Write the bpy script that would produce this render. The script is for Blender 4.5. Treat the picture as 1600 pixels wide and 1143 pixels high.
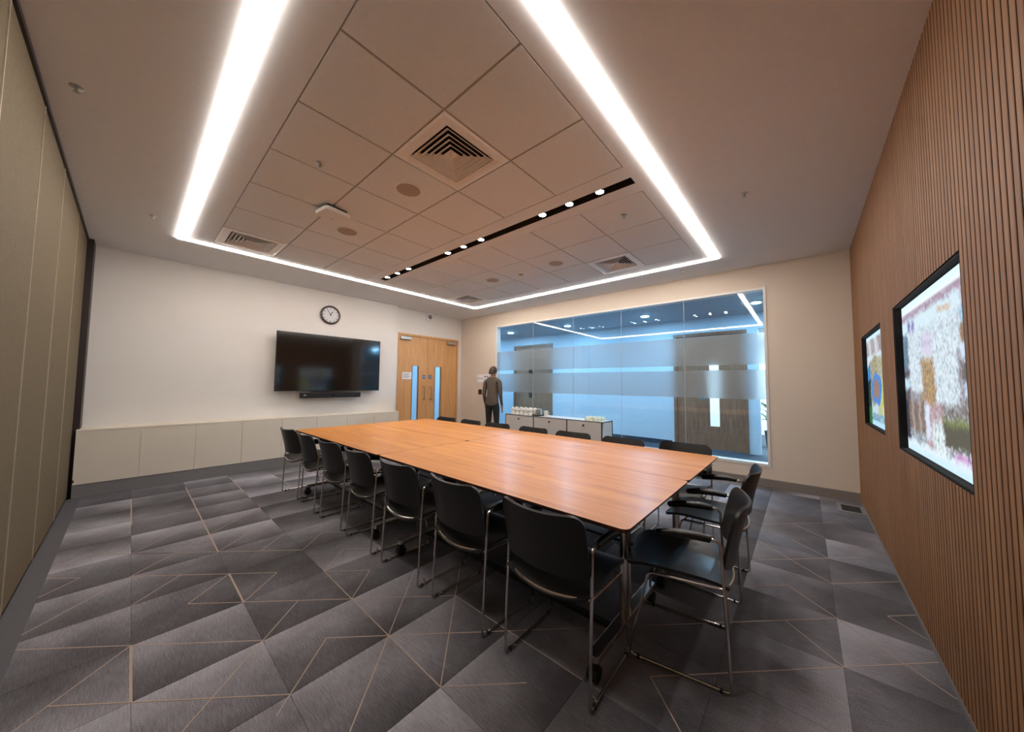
import bpy, bmesh, math, random
from mathutils import Vector, Matrix
random.seed(7)
sc = bpy.context.scene
for o in list(bpy.data.objects):
    bpy.data.objects.remove(o)
COL = sc.collection

# ------------------------------------------------------------------ camera, world, exposure
cam_d = bpy.data.cameras.new('camera'); cam = bpy.data.objects.new('camera', cam_d); COL.objects.link(cam)
cam_d.sensor_width = 36.0; cam_d.sensor_fit = 'HORIZONTAL'; cam_d.lens = 36.0 * 519.8 / 1600.0
cam_d.clip_start = 0.02
CR, CU, CF = (Vector((0.65847981, -0.75253004, 0.01014286)), Vector((-0.04725157, -0.02788808, 0.99849364)),
              Vector((0.75111359, 0.65796717, 0.05392196)))
cam.matrix_world = Matrix(((CR.x, CU.x, -CF.x, 0), (CR.y, CU.y, -CF.y, 0), (CR.z, CU.z, -CF.z, 1.313), (0, 0, 0, 1)))
sc.camera = cam
world = bpy.data.worlds.new('world'); sc.world = world; world.use_nodes = True
world.node_tree.nodes['Background'].inputs[0].default_value = (0, 0, 0, 1)
sc.view_settings.view_transform = 'Standard'; sc.view_settings.look = 'None'
sc.view_settings.gamma = 1.0; sc.view_settings.use_curve_mapping = False
sc.view_settings.exposure = 1.03
STRIP_STRENGTH = 18.5
STRIP_COL = (1.0, 0.915, 0.84)
SPOT_W = 14.0
CORR_STRENGTH = 480.0
CORR_COL = (0.33, 0.68, 1.0)
SCREEN_STRENGTH = 0.52

# ------------------------------------------------------------------ room measures (metres)
XL, XR, YN, YB, YD, ZC = -0.41, 5.546, -0.47, 6.45, 6.60, 2.949
YCAB = 6.10
XCF = 7.97            # far wall of the corridor beyond the glass

# ------------------------------------------------------------------ materials
def lin(c):
    def f(v):
        v /= 255.0
        return v / 12.92 if v <= 0.04045 else ((v + 0.055) / 1.055) ** 2.4
    return (f(c[0]), f(c[1]), f(c[2]), 1.0)
class NT:
    def __init__(s, name):
        s.m = bpy.data.materials.new(name); s.m.use_nodes = True
        s.t = s.m.node_tree; s.n = s.t.nodes; s.l = s.t.links
        s.b = s.n.get('Principled BSDF'); s.out = s.n.get('Material Output')
    def new(s, t, **k):
        n = s.n.new(t)
        for a, v in k.items(): setattr(n, a, v)
        return n
    def link(s, a, b): s.l.new(a, b)
    def ramp(s, fac, stops):
        r = s.new('ShaderNodeValToRGB'); e = r.color_ramp.elements
        e[0].position, e[0].color = stops[0]; e[1].position, e[1].color = stops[-1]
        for p, c in stops[1:-1]:
            q = e.new(p); q.color = c
        s.link(fac, r.inputs[0]); return r
def plain(name, rgb, rough=0.5, metal=0.0, var=0.04, scale=30.0, bump=0.0, spec=0.5, coat=0.0, bscale=200.0):
    """flat paint / plastic / metal with slight procedural mottling"""
    t = NT(name); c = lin(rgb)
    tc = t.new('ShaderNodeTexCoord'); no = t.new('ShaderNodeTexNoise'); no.inputs['Scale'].default_value = scale
    no.inputs['Detail'].default_value = 3
    t.link(tc.outputs['Object'], no.inputs['Vector'])
    lo = tuple(v * (1 - var) for v in c[:3]) + (1,); hi = tuple(min(1, v * (1 + var)) for v in c[:3]) + (1,)
    r = t.ramp(no.outputs[0], [(0.3, lo), (0.7, hi)]); t.link(r.outputs[0], t.b.inputs['Base Color'])
    t.b.inputs['Roughness'].default_value = rough; t.b.inputs['Metallic'].default_value = metal
    t.b.inputs['Specular IOR Level'].default_value = spec; t.b.inputs['Coat Weight'].default_value = coat
    if bump:
        n2 = t.new('ShaderNodeTexNoise'); n2.inputs['Scale'].default_value = bscale; t.link(tc.outputs['Object'], n2.inputs['Vector'])
        b = t.new('ShaderNodeBump'); b.inputs['Strength'].default_value = bump; b.inputs['Distance'].default_value = 0.002
        t.link(n2.outputs[0], b.inputs['Height']); t.link(b.outputs[0], t.b.inputs['Normal'])
    return t.m
def wood(name, dark, mid, light, rough, axis, scale=6.0, stretch=14.0, coat=0.0, per_obj=False):
    """wood grain running along the given axis"""
    t = NT(name); tc = t.new('ShaderNodeTexCoord'); mp = t.new('ShaderNodeMapping')
    sc3 = [stretch, stretch, stretch]; sc3[axis] = 0.7; mp.inputs['Scale'].default_value = sc3
    t.link(tc.outputs['Object'], mp.inputs['Vector'])
    if per_obj:
        oi = t.new('ShaderNodeObjectInfo'); ml = t.new('ShaderNodeMath', operation='MULTIPLY'); ml.inputs[1].default_value = 37.0
        t.link(oi.outputs['Random'], ml.inputs[0]); cx = t.new('ShaderNodeCombineXYZ'); t.link(ml.outputs[0], cx.inputs[0]); t.link(ml.outputs[0], cx.inputs[1])
        t.link(cx.outputs[0], mp.inputs['Location'])
    n1 = t.new('ShaderNodeTexNoise'); n1.inputs['Scale'].default_value = scale * 0.35; n1.inputs['Detail'].default_value = 6; n1.inputs['Distortion'].default_value = 0.6
    n2 = t.new('ShaderNodeTexNoise'); n2.inputs['Scale'].default_value = scale * 2.4; n2.inputs['Detail'].default_value = 4
    t.link(mp.outputs[0], n1.inputs['Vector']); t.link(mp.outputs[0], n2.inputs['Vector'])
    mx = t.new('ShaderNodeMath', operation='MULTIPLY_ADD'); mx.inputs[1].default_value = 0.35
    sub = t.new('ShaderNodeMath', operation='MULTIPLY'); sub.inputs[1].default_value = 0.65
    t.link(n1.outputs[0], sub.inputs[0]); t.link(n2.outputs[0], mx.inputs[0]); t.link(sub.outputs[0], mx.inputs[2])
    r = t.ramp(mx.outputs[0], [(0.30, lin(dark)), (0.5, lin(mid)), (0.70, lin(light))])
    t.link(r.outputs[0], t.b.inputs['Base Color']); t.b.inputs['Roughness'].default_value = rough
    t.b.inputs['Coat Weight'].default_value = coat; t.b.inputs['Coat Roughness'].default_value = 0.2
    bp = t.new('ShaderNodeBump'); bp.inputs['Strength'].default_value = 0.05; bp.inputs['Distance'].default_value = 0.001
    t.link(n2.outputs[0], bp.inputs['Height']); t.link(bp.outputs[0], t.b.inputs['Normal'])
    return t.m
def emit(name, rgb, strength):
    t = NT(name); t.n.remove(t.b); e = t.new('ShaderNodeEmission')
    e.inputs[0].default_value = tuple(rgb[:3]) + (1,); e.inputs[1].default_value = strength
    t.link(e.outputs[0], t.out.inputs[0]); return t.m
def fabric(name, rgb):
    t = NT(name); tc = t.new('ShaderNodeTexCoord')
    cols = []
    for sc3 in ((1, 160, 12), (1, 12, 160)):
        mp = t.new('ShaderNodeMapping'); mp.inputs['Scale'].default_value = sc3; t.link(tc.outputs['Object'], mp.inputs[0])
        n = t.new('ShaderNodeTexNoise'); n.inputs['Scale'].default_value = 1.5; n.inputs['Detail'].default_value = 2; t.link(mp.outputs[0], n.inputs['Vector']); cols.append(n)
    a = t.new('ShaderNodeMath', operation='ADD'); t.link(cols[0].outputs[0], a.inputs[0]); t.link(cols[1].outputs[0], a.inputs[1])
    h = t.new('ShaderNodeMath', operation='MULTIPLY'); h.inputs[1].default_value = 0.5; t.link(a.outputs[0], h.inputs[0])
    c = lin(rgb); r = t.ramp(h.outputs[0], [(0.3, tuple(v * 0.75 for v in c[:3]) + (1,)), (0.7, tuple(v * 1.25 for v in c[:3]) + (1,))])
    t.link(r.outputs[0], t.b.inputs['Base Color']); t.b.inputs['Roughness'].default_value = 0.85; t.b.inputs['Specular IOR Level'].default_value = 0.2
    b = t.new('ShaderNodeBump'); b.inputs['Strength'].default_value = 0.15; b.inputs['Distance'].default_value = 0.001
    t.link(h.outputs[0], b.inputs['Height']); t.link(b.outputs[0], t.b.inputs['Normal'])
    return t.m
TILE = 0.4417
def carpet(name):
    """carpet tile: woven fade from dark to pale across the tile, different on every tile, with fibre speckle"""
    t = NT(name); tc = t.new('ShaderNodeTexCoord'); oi = t.new('ShaderNodeObjectInfo'); sp = t.new('ShaderNodeSeparateXYZ')
    t.link(tc.outputs['Object'], sp.inputs[0])
    def M(op, a, b=None, c=None):
        n = t.new('ShaderNodeMath', operation=op)
        for i, v in enumerate((a, b, c)):
            if v is None: continue
            if isinstance(v, (int, float)): n.inputs[i].default_value = v
            else: t.link(v, n.inputs[i])
        return n.outputs[0]
    rnd = oi.outputs['Random']
    r2 = M('FRACT', M('MULTIPLY', rnd, 17.31)); r3 = M('FRACT', M('MULTIPLY', rnd, 71.7)); r4 = M('FRACT', M('MULTIPLY', rnd, 133.1))
    yn = M('ADD', M('DIVIDE', sp.outputs[1], TILE), 0.5); xn = M('ADD', M('DIVIDE', sp.outputs[0], TILE), 0.5)
    flip = M('GREATER_THAN', r2, 0.72)
    yf = M('ADD', M('MULTIPLY', yn, M('SUBTRACT', 1.0, M('MULTIPLY', flip, 2.0))), flip)
    skew = M('MULTIPLY', M('SUBTRACT', xn, 0.5), M('MULTIPLY', M('SUBTRACT', r3, 0.5), 0.9))
    g = M('ADD', yf, skew)
    g = M('MULTIPLY', g, M('ADD', 0.25, M('MULTIPLY', r4, 0.5)))
    ob = t.new('ShaderNodeVectorMath', operation='ADD'); t.link(tc.outputs['Object'], ob.inputs[0]); t.link(oi.outputs['Location'], ob.inputs[1])
    n0 = t.new('ShaderNodeTexNoise'); n0.inputs['Scale'].default_value = 3.2; n0.inputs['Detail'].default_value = 3; t.link(ob.outputs[0], n0.inputs['Vector'])
    n1 = t.new('ShaderNodeTexNoise'); n1.inputs['Scale'].default_value = 260; n1.inputs['Detail'].default_value = 2; t.link(ob.outputs[0], n1.inputs['Vector'])
    mp = t.new('ShaderNodeMapping'); mp.inputs['Scale'].default_value = (240, 16, 1); t.link(ob.outputs[0], mp.inputs[0])
    n2 = t.new('ShaderNodeTexNoise'); n2.inputs['Scale'].default_value = 1; t.link(mp.outputs[0], n2.inputs['Vector'])
    v = M('ADD', g, M('MULTIPLY', M('SUBTRACT', n0.outputs[0], 0.5), 0.75))
    v = M('ADD', v, M('ADD', 0.12, M('MULTIPLY', M('SUBTRACT', r3, 0.5), 0.2)))
    v = M('ADD', v, M('MULTIPLY', M('SUBTRACT', n1.outputs[0], 0.5), 0.9))
    v = M('ADD', v, M('MULTIPLY', M('SUBTRACT', n2.outputs[0], 0.5), 0.5))
    r = t.ramp(v, [(0.0, lin((62, 60, 63))), (0.35, lin((98, 96, 101))), (0.7, lin((138, 136, 143))), (1.0, lin((166, 165, 175)))])
    t.link(r.outputs[0], t.b.inputs['Base Color']); t.b.inputs['Roughness'].default_value = 0.9; t.b.inputs['Specular IOR Level'].default_value = 0.15
    t.b.inputs['Sheen Weight'].default_value = 0.15
    b = t.new('ShaderNodeBump'); b.inputs['Strength'].default_value = 0.3; b.inputs['Distance'].default_value = 0.002
    t.link(n1.outputs[0], b.inputs['Height']); t.link(b.outputs[0], t.b.inputs['Normal'])
    return t.m
def glass(name, tint, refl=1.0):
    t = NT(name); t.n.remove(t.b)
    tr = t.new('ShaderNodeBsdfTransparent'); tr.inputs[0].default_value = tint
    gl = t.new('ShaderNodeBsdfGlossy'); gl.inputs['Roughness'].default_value = 0.0; gl.inputs[0].default_value = (1, 1, 1, 1)
    lw = t.new('ShaderNodeLayerWeight'); lw.inputs[0].default_value = 0.5
    pw = t.new('ShaderNodeMath', operation='POWER'); pw.inputs[1].default_value = 5.0; t.link(lw.outputs['Facing'], pw.inputs[0])
    mu = t.new('ShaderNodeMath', operation='MULTIPLY_ADD'); mu.inputs[1].default_value = 0.95 * refl; mu.inputs[2].default_value = 0.05 * refl; mu.use_clamp = True; t.link(pw.outputs[0], mu.inputs[0])
    mx = t.new('ShaderNodeMixShader'); t.link(mu.outputs[0], mx.inputs[0]); t.link(tr.outputs[0], mx.inputs[1]); t.link(gl.outputs[0], mx.inputs[2])
    t.link(mx.outputs[0], t.out.inputs[0]); return t.m
def frosted(name):
    t = NT(name); t.n.remove(t.b)
    rf = t.new('ShaderNodeBsdfRefraction'); rf.inputs['Roughness'].default_value = 0.42; rf.inputs['IOR'].default_value = 1.18
    rf.inputs[0].default_value = (0.93, 0.93, 0.93, 1)
    df = t.new('ShaderNodeBsdfDiffuse'); df.inputs[0].default_value = (0.62, 0.62, 0.62, 1)
    mx = t.new('ShaderNodeMixShader'); mx.inputs[0].default_value = 0.26
    t.link(rf.outputs[0], mx.inputs[1]); t.link(df.outputs[0], mx.inputs[2]); t.link(mx.outputs[0], t.out.inputs[0]); return t.m
def vcol_emit(name, strength):
    t = NT(name); t.n.remove(t.b); a = t.new('ShaderNodeVertexColor'); a.layer_name = 'picture'
    e = t.new('ShaderNodeEmission'); e.inputs[1].default_value = strength; t.link(a.outputs[0], e.inputs[0])
    g = t.new('ShaderNodeBsdfGlossy'); g.inputs['Roughness'].default_value = 0.15; g.inputs[0].default_value = (0.04, 0.04, 0.04, 1)
    ad = t.new('ShaderNodeAddShader'); t.link(e.outputs[0], ad.inputs[0]); t.link(g.outputs[0], ad.inputs[1]); t.link(ad.outputs[0], t.out.inputs[0]); return t.m

MT = dict(
    wall=plain('white_wall_paint', (226, 222, 217), 0.75, var=0.012, scale=3),
    cream=plain('cream_wall_paint', (222, 208, 192), 0.75, var=0.012, scale=3),
    ceil=plain('ceiling_plaster', (230, 231, 232), 0.8, var=0.015),
    tile=plain('ceiling_tile_white', (227, 229, 230), 0.85, var=0.02, bump=0.15, bscale=400),
    grid=plain('ceiling_grid_metal', (190, 178, 168), 0.5),
    plenum=plain('ceiling_void_dark', (40, 37, 35), 0.9),
    white=plain('white_plastic', (228, 226, 222), 0.4),
    vent=plain('vent_white_metal', (236, 232, 228), 0.4),
    grille=plain('speaker_grille', (176, 160, 148), 0.7, bump=0.4, bscale=900),
    black=plain('black_plastic', (18, 17, 17), 0.35),
    softblack=plain('black_polymer', (23, 22, 22), 0.36, bump=0.12, bscale=700, spec=0.5),
    blackmetal=plain('black_metal', (24, 23, 23), 0.4, 0.3),
    chrome=plain('chrome', (214, 208, 202), 0.22, 1.0, var=0.02),
    satin=plain('satin_steel', (190, 186, 180), 0.3, 1.0, var=0.03),
    skirt=plain('grey_skirting', (124, 122, 122), 0.55),
    slot=plain('dark_slot_housing', (58, 49, 45), 0.6),
    channel=plain('dark_floor_channel', (84, 83, 88), 0.8),
    skirtwarm=plain('taupe_skirting', (134, 126, 120), 0.55),
    cab=plain('cream_cabinet_laminate', (222, 212, 196), 0.45, var=0.02, scale=4),
    fabric=fabric('partition_fabric', (110, 98, 78)),
    trim=plain('partition_trim', (176, 164, 142), 0.4),
    darkpost=plain('dark_bronze_post', (44, 34, 31), 0.5),
    table=wood('table_veneer', (170, 102, 38), (194, 125, 52), (208, 142, 68), 0.42, 1, scale=5.0, stretch=9.0, coat=0.06),
    edge=plain('table_edge_dark', (70, 40, 24), 0.45),
    slat=wood('slat_oak', (108, 70, 38), (134, 92, 54), (150, 109, 68), 0.6, 2, scale=6, stretch=12, per_obj=True),
    slatside=plain('slat_core_black', (16, 12, 10), 0.9),
    felt=plain('black_felt', (14, 12, 11), 0.95),
    oak=wood('door_oak', (196, 144, 90), (213, 161, 106), (224, 176, 122), 0.42, 2, scale=7, stretch=10),
    walnut=wood('corridor_door_veneer', (124, 78, 54), (152, 104, 76), (170, 124, 96), 0.45, 2, scale=12, stretch=10),
    carpet=carpet('carpet_tile_fade'),
    line=plain('carpet_line_yarn', (172, 152, 138), 0.9, bump=0.3),
    under=plain('floor_underlay', (40, 39, 41), 0.95),
    corrwall=plain('corridor_wall_paint', (214, 222, 230), 0.7),
    corrceil=plain('corridor_ceiling_paint', (176, 186, 196), 0.8),
    corrfloor=plain('corridor_carpet', (60, 66, 76), 0.95, bump=0.3),
    glass=glass('tinted_glass', (0.90, 0.955, 0.985, 1), 0.85),
    glassclear=glass('door_glass', (0.92, 0.96, 0.98, 1), 1.0),
    frost=frosted('frosted_film'),
    tv=plain('tv_glass', (8, 7, 7), 0.10, coat=0.25, spec=1.0, var=0.0),
    tvframe=plain('tv_bezel', (30, 29, 29), 0.4),
    strip=emit('strip_diffuser', STRIP_COL, STRIP_STRENGTH),
    lens=emit('spot_lens', (1.0, 0.97, 0.93), 45.0),
    corrlens=emit('corridor_lens', CORR_COL, CORR_STRENGTH),
    screen=vcol_emit('screen_picture', SCREEN_STRENGTH),
    paper=plain('white_paper', (236, 236, 238), 0.7),
    ink=plain('grey_ink', (120, 120, 132), 0.7),
    purple=plain('purple_ink', (112, 92, 140), 0.7),
    blue=plain('blue_sign', (40, 110, 165), 0.4),
    bronze=plain('bronze_plate', (92, 74, 56), 0.35, 0.6),
    china=plain('white_china', (238, 234, 226), 0.2, coat=0.3),
    tumbler=plain('pale_green_tumbler', (222, 232, 214), 0.2, coat=0.3),
    sideboard=plain('sideboard_panel', (214, 208, 202), 0.35, var=0.015),
    skin=plain('skin', (176, 132, 108), 0.55),
    hair=plain('brown_hair', (62, 46, 36), 0.6),
    jacket=plain('taupe_jacket', (98, 86, 76), 0.8, bump=0.3),
    trousers=plain('dark_trousers', (38, 35, 34), 0.8),
    leaf=plain('leaf_green', (52, 92, 62), 0.5),
    pot=plain('dark_pot', (60, 58, 58), 0.5),
    clockface=plain('clock_face', (208, 210, 212), 0.3),
    clockrim=plain('clock_rim', (92, 84, 80), 0.35, 0.6),
    rubber=plain('rubber', (20, 20, 20), 0.7),
)

# ------------------------------------------------------------------ mesh helpers
class MB:
    def __init__(s): s.v = []; s.f = []; s.mi = []
    def add(s, verts, faces, mi=0):
        o = len(s.v); s.v += [tuple(p) for p in verts]; s.f += [tuple(i + o for i in f) for f in faces]; s.mi += [mi] * len(faces); return s
    def box(s, a, b, mi=0):
        x0, y0, z0 = (min(a[i], b[i]) for i in range(3)); x1, y1, z1 = (max(a[i], b[i]) for i in range(3))
        return s.add([(x0, y0, z0), (x1, y0, z0), (x1, y1, z0), (x0, y1, z0), (x0, y0, z1), (x1, y0, z1), (x1, y1, z1), (x0, y1, z1)],
                     [(0, 3, 2, 1), (4, 5, 6, 7), (0, 1, 5, 4), (1, 2, 6, 5), (2, 3, 7, 6), (3, 0, 4, 7)], mi)
    def prism(s, poly, z0, z1, mi=0, mi_side=None):
        n = len(poly); ms = mi if mi_side is None else mi_side
        s.add([(x, y, z0) for x, y in poly] + [(x, y, z1) for x, y in poly], [tuple(reversed(range(n))), tuple(range(n, 2 * n))], mi)
        o = len(s.v) - 2 * n
        for i in range(n):
            j = (i + 1) % n; s.f.append((o + i, o + j, o + n + j, o + n + i)); s.mi.append(ms)
        return s
    def cyl(s, c, r, z0, z1, n=24, mi=0, r1=None):
        r1 = r if r1 is None else r1
        V = [(c[0] + r * math.cos(2 * math.pi * i / n), c[1] + r * math.sin(2 * math.pi * i / n), z0) for i in range(n)] + \
            [(c[0] + r1 * math.cos(2 * math.pi * i / n), c[1] + r1 * math.sin(2 * math.pi * i / n), z1) for i in range(n)]
        F = [tuple(reversed(range(n))), tuple(range(n, 2 * n))] + [(i, (i + 1) % n, n + (i + 1) % n, n + i) for i in range(n)]
        return s.add(V, F, mi)
    def lathe(s, prof, c=(0, 0, 0), n=20, mi=0):
        V = []; F = []
        for r, z in prof:
            V += [(c[0] + r * math.cos(2 * math.pi * i / n), c[1] + r * math.sin(2 * math.pi * i / n), c[2] + z) for i in range(n)]
        for k in range(len(prof) - 1):
            for i in range(n):
                j = (i + 1) % n; F.append((k * n + i, k * n + j, (k + 1) * n + j, (k + 1) * n + i))
        F.append(tuple(reversed(range(n)))); F.append(tuple(range((len(prof) - 1) * n, len(prof) * n)))
        return s.add(V, F, mi)
    def tube(s, pts, r, n=8, mi=0, rad=None):
        P = [Vector(p) for p in pts]; V = []; F = []
        t0 = (P[1] - P[0]).normalized(); up = Vector((0, 0, 1)) if abs(t0.z) < 0.9 else Vector((1, 0, 0))
        u = t0.cross(up).normalized()
        for i, p in enumerate(P):
            t = (P[min(i + 1, len(P) - 1)] - P[max(i - 1, 0)]).normalized()
            u = (u - t * u.dot(t)).normalized(); w = t.cross(u)
            rr = rad[i] if rad else r
            V += [p + rr * (math.cos(2 * math.pi * k / n) * u + math.sin(2 * math.pi * k / n) * w) for k in range(n)]
        for i in range(len(P) - 1):
            for k in range(n):
                j = (k + 1) % n; F.append((i * n + k, i * n + j, (i + 1) * n + j, (i + 1) * n + k))
        F.append(tuple(reversed(range(n)))); F.append(tuple(range((len(P) - 1) * n, len(P) * n)))
        return s.add(V, F, mi)
    def shell(s, fn, nu, nv, th, mi=0):
        """closed thin shell over a parametric surface fn(a,b), a,b in 0..1"""
        G = [[Vector(fn(i / nu, j / nv)) for j in range(nv + 1)] for i in range(nu + 1)]
        def nor(i, j):
            a = G[min(i + 1, nu)][j] - G[max(i - 1, 0)][j]; b = G[i][min(j + 1, nv)] - G[i][max(j - 1, 0)]
            return a.cross(b).normalized()
        V = []; N = (nu + 1) * (nv + 1)
        for sgn in (0.5, -0.5):
            for i in range(nu + 1):
                for j in range(nv + 1): V.append(G[i][j] + nor(i, j) * th * sgn)
        ix = lambda i, j, k: k * N + i * (nv + 1) + j
        F = []
        for i in range(nu):
            for j in range(nv):
                F.append((ix(i, j, 0), ix(i + 1, j, 0), ix(i + 1, j + 1, 0), ix(i, j + 1, 0)))
                F.append((ix(i, j, 1), ix(i, j + 1, 1), ix(i + 1, j + 1, 1), ix(i + 1, j, 1)))
        for i in range(nu):
            F.append((ix(i, 0, 0), ix(i, 0, 1), ix(i + 1, 0, 1), ix(i + 1, 0, 0)))
            F.append((ix(i, nv, 0), ix(i + 1, nv, 0), ix(i + 1, nv, 1), ix(i, nv, 1)))
        for j in range(nv):
            F.append((ix(0, j, 0), ix(0, j + 1, 0), ix(0, j + 1, 1), ix(0, j, 1)))
            F.append((ix(nu, j, 0), ix(nu, j, 1), ix(nu, j + 1, 1), ix(nu, j + 1, 0)))
        return s.add(V, F, mi)
    def mesh(s, name, mats, smooth=False):
        me = bpy.data.meshes.new(name); me.from_pydata(s.v, [], s.f)
        for m in (mats if isinstance(mats, (list, tuple)) else [mats]): me.materials.append(MT[m] if isinstance(m, str) else m)
        me.polygons.foreach_set('material_index', s.mi)
        bm = bmesh.new(); bm.from_mesh(me); bmesh.ops.recalc_face_normals(bm, faces=bm.faces); bm.to_mesh(me); bm.free()
        if smooth:
            me.polygons.foreach_set('use_smooth', [True] * len(me.polygons)); me.set_sharp_from_angle(angle=math.radians(38))
        me.update(); return me
    def build(s, name, mats, parent=None, smooth=False, origin=None, bevel=0.0):
        if origin is not None:
            s.v = [(p[0] - origin[0], p[1] - origin[1], p[2] - origin[2]) for p in s.v]
        o = link(name, s.mesh(name, mats, smooth), parent)
        if origin is not None: o.location = origin
        if bevel:
            b = o.modifiers.new('bevel', 'BEVEL'); b.width = bevel; b.segments = 2; b.limit_method = 'ANGLE'
        return o
def link(name, me, parent=None):
    o = bpy.data.objects.new(name, me); COL.objects.link(o)
    if parent is not None: o.parent = parent
    return o
def tag(o, label, cat, group=None, kind=None):
    o['label'] = label; o['category'] = cat
    if group: o['group'] = group
    if kind: o['kind'] = kind
    return o
def thing(name, label, cat, loc=(0, 0, 0), rz=0.0, group=None, kind=None):
    o = link(name, None); o.location = loc; o.rotation_euler = (0, 0, rz); o.empty_display_size = 0.1
    return tag(o, label, cat, group, kind)
def dup(root, loc, rz, label, group=None):
    r = root.copy(); COL.objects.link(r); r.location = loc; r.rotation_euler = (0, 0, rz); r['label'] = label
    if group: r['group'] = group
    for ch in list(root.children):
        c = ch.copy(); COL.objects.link(c); c.parent = r
        for g in list(ch.children):
            d = g.copy(); COL.objects.link(d); d.parent = c
    return r
def B(a, b): return MB().box(a, b)
def fillet(pts, rad, n=5):
    P = [Vector(p) for p in pts]; out = [P[0]]
    for i in range(1, len(P) - 1):
        a = (P[i - 1] - P[i]); b = (P[i + 1] - P[i]); r = rad[i] if isinstance(rad, (list, tuple)) else rad
        th = a.angle(b) / 2; d = min(r / math.tan(th), a.length * 0.48, b.length * 0.48)
        p0 = P[i] + a.normalized() * d; p1 = P[i] + b.normalized() * d
        for k in range(n + 1):
            t = k / n; out.append(p0 * (1 - t) ** 2 + P[i] * 2 * t * (1 - t) + p1 * t * t)
    out.append(P[-1]); return out
def rrect(x0, y0, x1, y1, r, n=6):
    out = []
    for cx, cy, a0 in ((x1 - r, y1 - r, 0), (x0 + r, y1 - r, 90), (x0 + r, y0 + r, 180), (x1 - r, y0 + r, 270)):
        for k in range(n + 1):
            a = math.radians(a0 + 90 * k / n); out.append((cx + r * math.cos(a), cy + r * math.sin(a)))
    return out
def rot_mesh(mb, M):
    mb.v = [tuple(M @ Vector(p)) for p in mb.v]; return mb
def rect_frame(mb, x0, y0, x1, y1, X0, Y0, X1, Y1, z0, z1, mi=0):
    """slab X0..X1,Y0..Y1 with the hole x0..x1,y0..y1"""
    mb.box((X0, Y0, z0), (X1, y0, z1), mi); mb.box((X0, y1, z0), (X1, Y1, z1), mi)
    mb.box((X0, y0, z0), (x0, y1, z1), mi); mb.box((x1, y0, z0), (X1, y1, z1), mi); return mb

# ================================================================== SETTING
# ---- floor: underlay, carpet tiles, inlaid pale lines
floor = tag(B((XL - 0.3, YN - 0.3, -0.12), (XR + 0.02, YD + 0.12, -0.012)).build('floor', 'under'), 'dark grey patterned carpet tile floor of the meeting room', 'floor', kind='structure')
OX, OY = 0.06, 2.545
cache = {}
for iu in range(-2, 13):
    for iv in range(-8, 10):
        x0, x1 = max(OX + iu * TILE, XL), min(OX + (iu + 1) * TILE, XR); y0, y1 = max(OY + iv * TILE, YN - 0.03), min(OY + (iv + 1) * TILE, YD)
        if y0 > YCAB and (x1 < 3.5): continue
        if x1 - x0 < 0.03 or y1 - y0 < 0.03: continue
        cx, cy = OX + (iu + .5) * TILE, OY + (iv + .5) * TILE
        key = (round(x0 - cx, 3), round(x1 - cx, 3), round(y0 - cy, 3), round(y1 - cy, 3))
        if key not in cache:
            g = 0.0006; e = 0.0015; a, b, c, d = key[0] + g, key[1] - g, key[2] + g, key[3] - g
            m = MB(); m.add([(a, c, -.01), (b, c, -.01), (b, d, -.01), (a, d, -.01), (a, c, -.0012), (b, c, -.0012), (b, d, -.0012), (a, d, -.0012),
                             (a + e, c + e, 0), (b - e, c + e, 0), (b - e, d - e, 0), (a + e, d - e, 0)],
                            [(3, 2, 1, 0), (0, 1, 5, 4), (1, 2, 6, 5), (2, 3, 7, 6), (3, 0, 4, 7), (4, 5, 9, 8), (5, 6, 10, 9), (6, 7, 11, 10), (7, 4, 8, 11), (8, 9, 10, 11)])
            cache[key] = m.mesh('carpet_tile', 'carpet')
        o = link('carpet_tile', cache[key], floor); o.location = (cx, cy, 0)
W, T = 0.0050, 0.0095
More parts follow.
